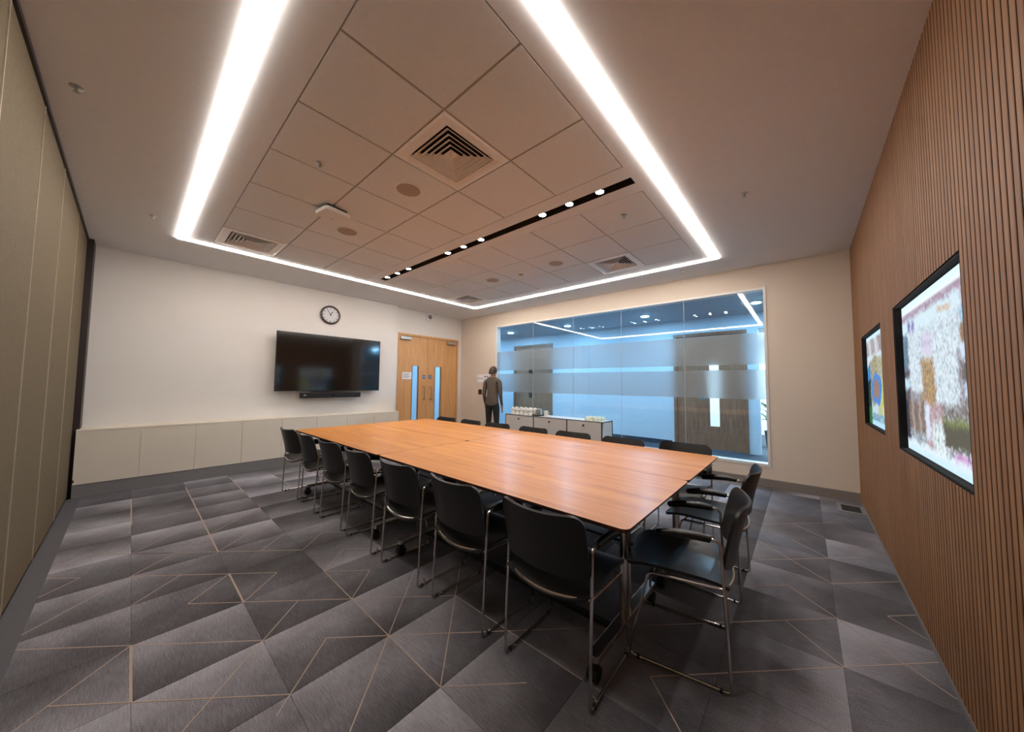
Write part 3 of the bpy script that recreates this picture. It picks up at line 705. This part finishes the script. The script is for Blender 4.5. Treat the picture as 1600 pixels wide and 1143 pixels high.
# ---- ceiling light strip (one continuous rectangle)
ls = thing('light_strip', 'bright rectangular recessed light strip running around the ceiling', 'ceiling light', (0, 0, ZC))
for a, b in (((SX0, SY0), (SX1, SY0 + SWD)), ((SX0, SY1 - SWD), (SX1, SY1)), ((SX0, SY0 + SWD), (SX0 + SWD, SY1 - SWD)), ((SX1 - SWD, SY0 + SWD), (SX1, SY1 - SWD))):
    B((a[0] + .001, a[1] + .001, -.011), (b[0] - .001, b[1] - .001, .012)).build('diffuser', 'strip', ls)

# ---- spotlight slot
tr = thing('spotlight_track', 'black recessed ceiling slot holding nine small spotlights', 'ceiling light', (0, 0, ZC))
m = MB(); m.box((SLX0, SLY0, .06), (SLX1, SLY1, .07)); m.box((SLX0, SLY0, .0), (SLX0 + .004, SLY1, .06)); m.box((SLX1 - .004, SLY0, 0), (SLX1, SLY1, .06)); m.box((SLX0, SLY0, 0), (SLX1, SLY0 + .004, .06)); m.box((SLX0, SLY1 - .004, 0), (SLX1, SLY1, .06))
m.build('housing', 'slot', tr)
for k, y in enumerate((1.264, 1.563, 1.865, 2.73, 3.034, 3.336, 4.243, 4.545, 4.848)):
    s = MB().lathe([(.046, .06), (.046, .012), (.040, .004), (.034, .006), (.034, .016)], c=(2.557, y, 0), n=20).build('spot_lamp', 'blackmetal', tr, smooth=True)
    MB().cyl((2.557, y), .033, .006, .010, 20).build('lens', 'lens', s)
    ld = bpy.data.lights.new('spot_beam', 'SPOT'); ld.energy = SPOT_W; ld.spot_size = math.radians(75); ld.spot_blend = .8; ld.color = (1, .95, .9); ld.shadow_soft_size = .03
    lo = bpy.data.objects.new('spot_beam', ld); COL.objects.link(lo); lo.parent = tr; lo.location = (2.557, y, -.004)

# ---- air vents
def vent(i, j, label):
    a, b = cols[i]; t = thing('air_vent', label, 'air vent', ((a + b) / 2, (TY[j] + TY[j + 1]) / 2, ZC), group='square ceiling air vents')
    f = MB(); H = .294
    prof = [(H, .012), (H, .0), (.275, -.004), (.25, -.004), (.215, .0), (.205, .012)]
    V = []; F = []
    def ring(prof, mb):
        V = []; F = []
        for r, z in prof: V += [(-r, -r, z), (r, -r, z), (r, r, z), (-r, r, z)]
        n = len(prof)
        for k in range(n):
            l = (k + 1) % n
            for c in range(4):
                d = (c + 1) % 4; F.append((k * 4 + c, k * 4 + d, l * 4 + d, l * 4 + c))
        mb.add(V, F)
    ring(prof + [(.205, .02)], f); f.build('vent_frame', 'vent', t)
    for r in (.200, .165, .130, .095, .060):
        q = MB(); ring([(r, .0), (r - .004, -.002), (r - .036, .026), (r - .033, .030)], q); q.build('louvre', 'vent', t)
    MB().add([(-.03, -.03, .022), (.03, -.03, .022), (.03, .03, .022), (-.03, .03, .022), (0, 0, .006)], [(0, 1, 4), (1, 2, 4), (2, 3, 4), (3, 0, 4), (3, 2, 1, 0)]).build('centre_cone', 'vent', t)
    B((-.21, -.21, .045), (.21, .21, .05)).build('void_shade_sheet', 'plenum', t)  # dark sheet painting the shade of the cavity behind the louvres
    return t
vent(1, 1, 'large square air vent in the ceiling nearest the camera, beside a round speaker')
vent(0, 6, 'square air vent in the tile corner by the television wall and partition')
vent(5, 1, 'square air vent in the ceiling near the window and slatted wall')
vent(5, 6, 'square air vent in the far tile corner above the oak door end')

# ---- ceiling speakers
def spk(x, y, label):
    t = thing('ceiling_speaker', label, 'speaker', (x, y, ZC), group='round ceiling speakers')
    MB().lathe([(.115, 0), (.113, -.005), (.098, -.006), (.096, -.001)], n=36).build('rim', 'white', t, smooth=True)
    MB().lathe([(.097, -.001), (.097, -.004), (.06, -.0055), (.0001, -.006)], n=36).build('grille', 'grille', t, smooth=True)
spk(1.471, 2.475, 'round ceiling speaker beside the nearest air vent'); spk(1.465, 3.68, 'round ceiling speaker just past the white wireless access box')
spk(3.705, 2.475, 'round ceiling speaker between the spotlight slot and window, nearer the slatted wall'); spk(3.69, 3.66, 'round ceiling speaker between the spotlight slot and window, nearer the door')
# ---- wireless access box
wp = thing('wireless_access_point', 'white rounded wireless access box hanging below the tile ceiling', 'access point', (1.19, 3.33, ZC), rz=math.radians(8))
MB().prism(rrect(-.12, -.11, .12, .11, .035), -.062, -.026).build('cover', 'white', wp, bevel=.006)
B((-.09, -.08, -.026), (.09, .08, 0)).build('bracket', 'black', wp)
MB().cyl((.02, .05), .006, -.064, -.061, 12).build('status_lamp', 'blue', wp)
# ---- sprinklers and detectors
def spr(x, y, label, r=.028):
    t = thing('sprinkler', label, 'sprinkler', (x, y, ZC), group='ceiling sprinklers')
    MB().lathe([(r, 0), (r, -.003), (r * .6, -.008)], n=20).build('escutcheon', 'satin', t, smooth=True)
    MB().lathe([(.006, -.006), (.006, -.026), (.013, -.027), (.013, -.030)], n=12).build('head', 'satin', t)
spr(.854, 2.68, 'small sprinkler in the tiles between partition and access box'); spr(.063, 4.83, 'small sprinkler on the plaster margin by the partition corner')
spr(3.354, .334, 'small sprinkler on the plaster margin above the slatted wall'); spr(3.054, 1.258, 'small sprinkler in the tile beside the end of the spotlight slot')
spr(5.08, 1.25, 'small sprinkler on the plaster margin above the window'); spr(-.28, 3.02, 'small sprinkler on the plaster margin close to the partition, nearest the camera')
sm = thing('smoke_detector', 'white round smoke detector in the tile field between two speakers', 'smoke detector', (3.71, 3.09, ZC))
MB().lathe([(.05, 0), (.05, -.012), (.042, -.018)], n=28).build('base', 'white', sm, smooth=True)
MB().lathe([(.034, -.018), (.034, -.03), (.026, -.038)], n=28).build('sensor_head', 'grille', sm, smooth=True)

# ---- floor box by the slatted wall
fb = thing('floor_box', 'square grey floor box lid in the carpet by the slatted wall corner', 'floor box', (5.19, -.35, 0))
m = MB(); rect_frame(m, -.12, -.075, .12, .075, -.17, -.11, .17, .11, 0, .005); m.build('lid_frame', 'skirt', fb, bevel=.001)
B((-.119, -.074, 0), (.119, .074, .004)).build('lid_inlay', 'under', fb)

# ---- four tables pushed together
TH = 0.74; X0T, X1T, X2T = 1.312, 2.246, 3.18; Y0T, Y1T, Y2T = 0.535, 2.556, 4.60
def table(x0, x1, y0, y1, label, slot_x, slot_y, rcorners):
    cx, cy = (x0 + x1) / 2, (y0 + y1) / 2; t = thing('table', label, 'table', (cx, cy, 0), group='four pushed-together meeting tables')
    a, b = (x1 - x0) / 2 - .0022, (y1 - y0) / 2 - .0022
    MB().prism(rrect(-a, -b, a, b, .035), TH - .0078, TH, 0, 1).build('tabletop', ['table', 'edge'], t)
    MB().prism(rrect(-a + .010, -b + .010, a - .010, b - .010, .03), TH - .020, TH - .0082, 0).build('edge_core', 'edge', t)
    sx, sy = slot_x - cx, slot_y - cy
    B((sx - .003, sy - .128, TH - .004), (sx + .003, sy + .128, TH + .0006)).build('cable_slot', 'black', t)
    for sgn in (-1, 1):
        yy = sgn * (b - .20)
        l = MB(); l.tube([(-.035, yy, .10), (-.035, yy, TH - .03)], .019, 12); l.tube([(.035, yy, .10), (.035, yy, TH - .03)], .012, 12)
        l.box((-.30, yy - .03, TH - .045), (.30, yy + .03, TH - .027)); l.build('leg_column', 'chrome', t, smooth=True)
        ft = MB(); ft.prism(rrect(-.38, yy - .027, .38, yy + .027, .02), .085, .118); F = ft.build('foot', 'chrome', t, bevel=.004)
        for sx2 in (-1, 1):
            c = MB(); w = MB().cyl((0, 0), .033, -.022, .022, 18); rot_mesh(w, Matrix.Translation((sx2 * .36, yy, .033)) @ Matrix.Rotation(math.pi / 2, 4, 'X')); c.add(w.v, w.f)
            c.box((sx2 * .36 - .02, yy - .014, .05), (sx2 * .36 + .02, yy + .014, .088)); c.build('castor', 'rubber', F)
    B((-.15, -b + .2, .095), (-.12, b - .2, .115)).build('stretcher', 'blackmetal', t)
    B((-.03, -b + .2, TH - .075), (.03, b - .2, TH - .030)).build('under_rail', 'blackmetal', t)
    return t
table(X0T, X1T, Y0T, Y1T, 'orange brown veneer meeting table nearest the camera', 1.853, 1.54, None)
table(X1T, X2T, Y0T, Y1T, 'orange brown veneer meeting table at the window and slatted wall corner of the four', 2.79, 1.55, None)
table(X0T, X1T, Y1T, Y2T, 'orange brown veneer meeting table nearest the television and partition', 1.693, 3.58, None)
table(X1T, X2T, Y1T, Y2T, 'orange brown veneer meeting table nearest the oak door', 2.80, 3.58, None)

# ---- chairs
def make_chair(label):
    t = thing('armchair', label, 'chair', group='black armchairs around the tables')
    zb0, zb1, wv = .500, .782, .222
    zs = [0, .02, .06, .14, .3, .5, .68, .80, .87, .92, .955, .98, .993, 1.0]
    def hw(z):
        r = .055
        if z > zb1 - r: return wv - r + math.sqrt(max(0, r * r - (z - (zb1 - r)) ** 2))
        r = .04
        if z < zb0 + r: return wv - r + math.sqrt(max(0, r * r - (z - (zb0 + r)) ** 2))
        return wv
    def back(a, b):
        s = a * 2 - 1; f = b * (len(zs) - 1); i = min(int(f), len(zs) - 2); q = zs[i] + (zs[i + 1] - zs[i]) * (f - i)
        z = zb0 + (zb1 - zb0) * q; w = hw(z); xx = s * w
        yy = -.190 - .062 * q ** 1.3 - .055 * (1 - (xx / wv) ** 2)
        return (xx, yy, z - .012 * q * (1 - (xx / wv) ** 2))
    MB().shell(back, 14, len(zs) - 1, .013).build('backrest', 'softblack', t, smooth=True)
    def hs(y):
        r = .07
        if y > .235 - r: return .216 - r + math.sqrt(max(0, r * r - (y - (.235 - r)) ** 2))
        return .216
    yq = [-.212, -.2, -.17, -.12, -.05, .03, .10, .15, .185, .21, .225, .232, .235]
    def seat(a, b):
        f = b * (len(yq) - 1); i = min(int(f), len(yq) - 2); y = yq[i] + (yq[i + 1] - yq[i]) * (f - i); xx = (a * 2 - 1) * hs(y)
        z = .447 - .022 * (1 - (xx / .216) ** 2) * (1 - max(0, y / .3)) - (max(0, y - .11) / .125) ** 2 * .034
        if y < -.12: z -= .030 * ((-.12 - y) / .09) ** 1.5 * (1 - .5 * (xx / .216) ** 2)
        return (xx, y - (.022 * (1 - (xx / .216) ** 2) if y < -.1 else 0) * min(1, (-.1 - y) / .1 if y < -.1 else 0), z)
    MB().shell(seat, 14, len(yq) - 1, .014).build('seat', 'softblack', t, smooth=True)
    for s in (-1, 1):
        X = .226 * s; r = .0068
        rod = fillet([(X * .985, -.196, .428), (X, .115, .418), (X * 1.0, .210, r + .001), (X, -.212, r + .001), (X, -.184, .632), (X, .02, .628)], [0, .035, .025, .02, .03, 0], 5)
        F = MB().tube(rod, r, 9).build('side_frame', 'chrome', t, smooth=True)
        MB().tube([(X, -.15, .628), (X, -.145, .632), (X, -.09, .635), (X, .0, .629), (X, .075, .612), (X, .082, .609)], .016, 10, rad=[.006, .015, .019, .020, .016, .005]).build('arm_pad', 'softblack', t, smooth=True)
        for yy in (-.175, .165):
            MB().lathe([(.009, 0.0), (.009, .010), (.006, .017)], c=(X - .0 * s, yy, -.0005), n=10).build('glide', 'rubber', F)
        MB().tube([(X - .004 * s, -.15, .012), (X - .02 * s, -.15, .018), (X - .024 * s, -.15, .028)], .0045, 6).build('linking_clip', 'chrome', F)
    n = 16
    pts = [(-.226 + .452 * k / n, -.196 - .038 * math.sin(math.pi * k / n), .430 - .022 * math.sin(math.pi * k / n)) for k in range(n + 1)]
    MB().tube(pts, .0062, 8).build('rear_bar', 'chrome', t, smooth=True)
    MB().tube([(-.222, .10, .414), (.222, .10, .414)], .006, 8).build('front_bar', 'chrome', t, smooth=True)
    return t
ordn = ['nearest the television wall', 'second from the television wall', 'third from the television wall', 'fourth and middle', 'third from the slatted wall end', 'second from the slatted wall end', 'nearest the camera, by the table corner']
near_y = [4.52, 3.92, 3.324, 2.736, 2.126, 1.508, .908]
ch = None
for k, y in enumerate(near_y):
    lb = 'black armchair in the partition-side row, ' + ordn[k]; rz = -math.pi / 2 + math.radians([4, -2, 1.5, -1, 1, -1.5, 1][k]); loc = (1.475, y, 0)
    if ch is None:
        ch = make_chair(lb); ch.location = loc; ch.rotation_euler = (0, 0, rz)
    else: dup(ch, loc, rz, lb)
ord2 = ['farthest, in front of the oak door', 'second from the oak door', 'third from the oak door, left of the sideboard front', 'fourth and middle, before the sideboard', 'third from the slatted wall', 'second from the slatted wall', 'nearest the slatted wall']
for k, y in enumerate([4.25, 3.70, 3.14, 2.54, 1.97, 1.405, .82]):
    dup(ch, (3.055 + (.125 if k == 6 else 0), y + (.03 if k == 6 else 0), 0), math.pi / 2 + math.radians([2, -3, 2, -1, 1, -2, 1][k]), 'black armchair in the window-side row, ' + ord2[k])
dup(ch, (1.926, .512, 0), math.radians(9.5), 'black armchair at the table end nearest the camera, seat fully in view')
dup(ch, (2.705, .53, 0), math.radians(0.5), 'black armchair at the table end nearer the window')

# ---- sideboard and crockery
SZ = .703; sbx0, sbx1, sby0, sby1 = 5.085, 5.485, 2.495, 4.615
sbd = thing('sideboard', 'low white three-door sideboard with dark edges standing before the window', 'sideboard', (sbx0, 0, 0))
D = sbx1 - sbx0
B((.02, sby0 + .012, .12), (D - .012, sby1 - .012, SZ - .016)).build('carcass', 'sideboard', sbd)
B((.006, sby0 + .006, SZ - .012), (D - .006, sby1 - .006, SZ)).build('top_panel', 'sideboard', sbd)
B((.012, sby0, .13), (D - .012, sby0 + .01, SZ - .014)).build('end_panel', 'sideboard', sbd)
sy = [sby0, 3.16, 3.90, sby1]
for a, b in zip(sy[:-1], sy[1:]):
    dd = B((.0, a + .012, .135), (.016, b - .012, SZ - .016)).build('door', 'sideboard', sbd, bevel=.002)
    kb = MB().lathe([(.012, 0), (.012, .012), (.016, .014), (.016, .022)], n=16); rot_mesh(kb, Matrix.Translation((0, (a + b) / 2, SZ - .075)) @ Matrix.Rotation(-math.pi / 2, 4, 'Y')); kb.build('knob', 'black', dd, smooth=True)
m = MB(); r = .009
for yv in sy:
    m.tube([(.008, yv, .06), (.008, yv, SZ)], r, 8)
for xv in (.008, D - .008):
    for zz in (.125, SZ - .006): m.tube([(xv, sby0, zz), (xv, sby1, zz)], .007, 8)
for yv in (sby0, sby1):
    m.tube([(D - .008, yv, .06), (D - .008, yv, SZ)], r, 8)
    for zz in (.125, SZ - .006): m.tube([(.008, yv, zz), (D - .008, yv, zz)], .007, 8)
m.build('tube_frame', 'blackmetal', sbd, smooth=True)
for yv in sy:
    for xv in (.008, D - .008): MB().lathe([(.02, 0), (.02, .02), (.008, .06)], c=(xv, yv, 0), n=12).build('foot', 'blackmetal', sbd, smooth=True)
cupm = MB().lathe([(.040, 0), (.042, .008), (.040, .045), (.026, .066), (.022, .070)], n=16).mesh('bowl', 'china', True)
hdm = MB().tube([(.040, 0, .018), (.062, 0, .022), (.064, 0, .042), (.038, 0, .05)], .004, 6).mesh('handle', 'china', True)
rown = ['back', 'front']; lev = ['lower', 'upper']
poso = ['first', 'second', 'third', 'fourth', 'fifth']
for i in range(5):
    for j in range(2):
        for k in range(2):
            t = thing('cup', 'white upturned cup in the %s layer, %s row on the sideboard, %s from the left' % (lev[k], rown[1 - j], poso[i]), 'cup',
                      (sbx0 + .10 + .12 * j, 4.50 - .118 * i, SZ + .0 + k * .072), rz=random.uniform(-1, 1), group='white cups on the sideboard')
            link('bowl', cupm, t); link('handle', hdm, t)
tray = thing('tray', 'small dark tray under the saucer stack on the sideboard', 'tray', (sbx0 + .15, 3.89, SZ))
MB().prism(rrect(-.10, -.09, .10, .09, .02), 0, .012).build('tray_base', 'black', tray)
m = MB(); rect_frame(m, -.094, -.084, .094, .084, -.10, -.09, .10, .09, .012, .018); m.build('tray_rim', 'black', tray)
sm_ = MB().lathe([(.040, 0), (.045, .003), (.076, .011), (.077, .013), (.05, .006), (.001, .005)], n=22).mesh('saucer', 'china', True)
nth = ['lowest', 'second', 'third', 'fourth', 'fifth', 'sixth', 'seventh', 'eighth', 'ninth', 'topmost']
for k in range(10):
    o = link('saucer', sm_); o.location = (sbx0 + .15, 3.89, SZ + .0125 + .0115 * k)
    tag(o, 'white saucer in the stack on the dark tray, ' + (nth[k] if k in (0, 9) else nth[k] + ' from the bottom'), 'saucer', 'stacked saucers')
jg = thing('jug', 'small white jug right of the saucer stack on the sideboard', 'jug', (sbx0 + .14, 3.71, SZ))
MB().lathe([(.032, 0), (.036, .01), (.034, .06), (.042, .105), (.040, .107), (.031, .06), (.03, .012), (.001, .010)], n=20).build('body', 'china', jg, smooth=True)
MB().tube([(0, -.036, .03), (0, -.066, .04), (0, -.068, .075), (0, -.038, .09)], .005, 7).build('handle', 'china', jg, smooth=True)
tum = MB().lathe([(.034, 0), (.034, .004), (.027, .062), (.025, .064)], n=16).mesh('tumbler', 'tumbler', True)
for i in range(4):
    for j in range(3):
        o = link('tumbler', tum); o.location = (sbx0 + .12 + .085 * j, 2.60 + .08 * i, SZ)
        tag(o, 'pale tumbler at the right of the sideboard, %s row back, %s from its end' % (poso[j], poso[i]), 'tumbler', 'tumblers on the sideboard')

# ---- person standing by the left edge of the window
def person(loc, rz):
    root = thing('person', 'person in a taupe jacket and dark trousers standing by the window edge', 'person', loc, rz)
    nodes = {}; vs = []; es = []; rad = []
    def nd(n, p, r, par=None):
        nodes[n] = len(vs); vs.append(p); rad.append(r)
        if par is not None: es.append((nodes[par], nodes[n]))
    nd('pel', (0, 0, .93), (.155, .11)); nd('waist', (0, .0, 1.08), (.135, .095), 'pel'); nd('chest', (0, .01, 1.25), (.160, .11), 'waist'); nd('neckb', (0, .0, 1.41), (.075, .065), 'chest')
    nd('neck', (0, .015, 1.46), (.052, .055), 'neckb'); nd('jaw', (0, .035, 1.52), (.062, .075), 'neck'); nd('head', (0, .025, 1.59), (.076, .092), 'jaw'); nd('crown', (0, .015, 1.655), (.058, .068), 'head')
    for s, S in ((-1, 'l'), (1, 'r')):
        nd('hip' + S, (.09 * s, 0, .86), (.095, .095), 'pel'); nd('knee' + S, (.10 * s, .02, .48), (.06, .065), 'hip' + S); nd('ank' + S, (.105 * s, -.01, .09), (.04, .045), 'knee' + S)
        nd('heel' + S, (.105 * s, .0, .045), (.04, .045), 'ank' + S); nd('toe' + S, (.12 * s, .15, .03), (.038, .028), 'heel' + S)
        nd('sh' + S, (.175 * s, 0, 1.365), (.062, .06), 'neckb'); nd('elb' + S, (.205 * s, -.02, 1.08), (.048, .048), 'sh' + S)
        wr = (.205 * s, .05, .86); nd('wr' + S, wr, (.03, .028), 'elb' + S); nd('palm' + S, (.204 * s, .07, .79), (.02, .036), 'wr' + S)
        for k, (dy, ln) in enumerate(((.028, .07), (.010, .08), (-.008, .075), (-.024, .06))):
            nd('f%d%s' % (k, S), (.203 * s, .075 + dy, .755), (.009, .009), 'palm' + S); nd('g%d%s' % (k, S), (.197 * s, .08 + dy, .755 - ln), (.008, .008), 'f%d%s' % (k, S))
        nd('th' + S, (.195 * s, .108, .80), (.010, .010), 'palm' + S); nd('tt' + S, (.188 * s, .128, .765), (.009, .009), 'th' + S)
    me = bpy.data.meshes.new('body'); me.from_pydata(vs, es, []); o = link('body', me)
    md = o.modifiers.new('skin', 'SKIN'); md.use_smooth_shade = True
    for i, r in enumerate(rad): me.skin_vertices[0].data[i].radius = r
    me.skin_vertices[0].data[0].use_root = True
    sb2 = o.modifiers.new('sub', 'SUBSURF'); sb2.levels = 1; sb2.render_levels = 1
    dg = bpy.context.evaluated_depsgraph_get(); ev = bpy.data.meshes.new_from_object(o.evaluated_get(dg)); bpy.data.objects.remove(o)
    for n in ('skin', 'jacket', 'trousers', 'rubber'): ev.materials.append(MT[n])
    for p in ev.polygons:
        c = p.center; p.use_smooth = True
        if c.z > 1.455 or (abs(c.x) > .165 and c.z < .85): p.material_index = 0
        elif c.z > .86: p.material_index = 1
        elif c.z > .07: p.material_index = 2
        else: p.material_index = 3
    ev.name = 'body'; bo = link('body', ev, root)
    # hair cap
    h = MB(); h.shell(lambda a, b: ((.082 * math.sin(b * 1.75)) * math.cos(a * 2 * math.pi), .012 + .097 * math.sin(b * 1.75) * math.sin(a * 2 * math.pi) - .012 * b, 1.585 + .108 * math.cos(b * 1.75) + (.03 * max(0, math.sin(a * 2 * math.pi)) - .05 * max(0, -math.sin(a * 2 * math.pi))) * b), 20, 7, .012)
    h.build('hair', 'hair', root, smooth=True)
    fz = 1.575
    for s in (-1, 1):
        MB().lathe([(.0001, -.008), (.008, -.004), (.009, 0), (.006, .006), (.0001, .008)], c=(.03 * s, .108, fz), n=10).build('eye', 'china', root, smooth=True)
        MB().lathe([(.0001, -.028), (.012, -.02), (.016, .005), (.0001, .028)], c=(.080 * s, .02, fz - .005), n=8).build('ear', 'skin', root, smooth=True)
    MB().add([(-.012, .105, 1.54), (.012, .105, 1.54), (0, .138, 1.545), (0, .108, 1.585)], [(0, 1, 2), (0, 2, 3), (1, 3, 2), (0, 3, 1)]).build('nose', 'skin', root, smooth=True)
    MB().box((-.022, .100, 1.512), (.022, .113, 1.52)).build('mouth', 'skin', root)
    return root
person((5.22, 5.13, 0), math.radians(-75))

# ---- corridor downlights, rear room, plant
dlm = MB().lathe([(.085, 0), (.085, -.012), (.07, -.014)], n=28).mesh('bezel', 'white', True); dln = MB().cyl((0, 0), .068, -.016, -.013, 28).mesh('lens', 'corrlens')
for x, y, w in ((6.95, 6.15, 'left end of the window'), (6.95, 4.30, 'left of the window middle'), (6.95, 2.44, 'right of the window middle'), (6.95, .57, 'right end of the window'), (6.95, -1.4, 'far right behind the slatted wall'), (4.6, 7.9, 'far side of the oak door'), (6.95, 8.0, 'corridor corner past the window')):
    t = thing('downlight', 'round cool white corridor downlight, ' + w, 'ceiling light', (x, y, CZ), group='corridor downlights'); link('bezel', dlm, t); link('lens', dln, t)
rp = thing('rear_room_fill', 'added fill panel brightening the room beyond the corridor opening', 'ceiling light', (9.6, .6, CZ))  # unseen lamp added to brighten the rear room in place of daylight
B((-.6, -1.2, -.012), (.6, 1.2, -.004)).build('diffuser', emit('fill_panel_glow', (.78, .95, 1.0), 22.0), rp)
m = MB(); rect_frame(m, -.6, -1.2, .6, 1.2, -.63, -1.23, .63, 1.23, -.014, 0); m.build('frame', 'white', rp)
pl = thing('potted_plant', 'dark leafy potted plant beyond the corridor opening', 'plant', (9.2, .50, 0))
MB().lathe([(.14, 0), (.18, .35), (.165, .35), (.15, .30), (.001, .30)], n=20).build('pot', 'pot', pl, smooth=True)
rl = random.Random(5)
for k in range(26):
    a = rl.uniform(0, 6.28); ln = rl.uniform(.35, .7); z0 = rl.uniform(.35, .8); w = .05
    d = Vector((math.cos(a), math.sin(a), 0)); s = Vector((-d.y, d.x, 0)) * w
    p = [Vector((0, 0, z0)) + d * ln * t * .7 + Vector((0, 0, .5 * ln * math.sin(t * 2.2))) for t in (0, .35, .7, 1)]
    mbl = MB(); mbl.add([p[0] - s * .2, p[0] + s * .2, p[1] - s, p[1] + s, p[2] - s * .8, p[2] + s * .8, p[3]], [(0, 1, 3, 2), (2, 3, 5, 4), (4, 5, 6)]); mbl.build('leaf', 'leaf', pl)
MB().tube([(0, 0, .28), (0.02, 0, .6), (0, .02, .9)], .015, 8).build('stem', 'pot', pl)
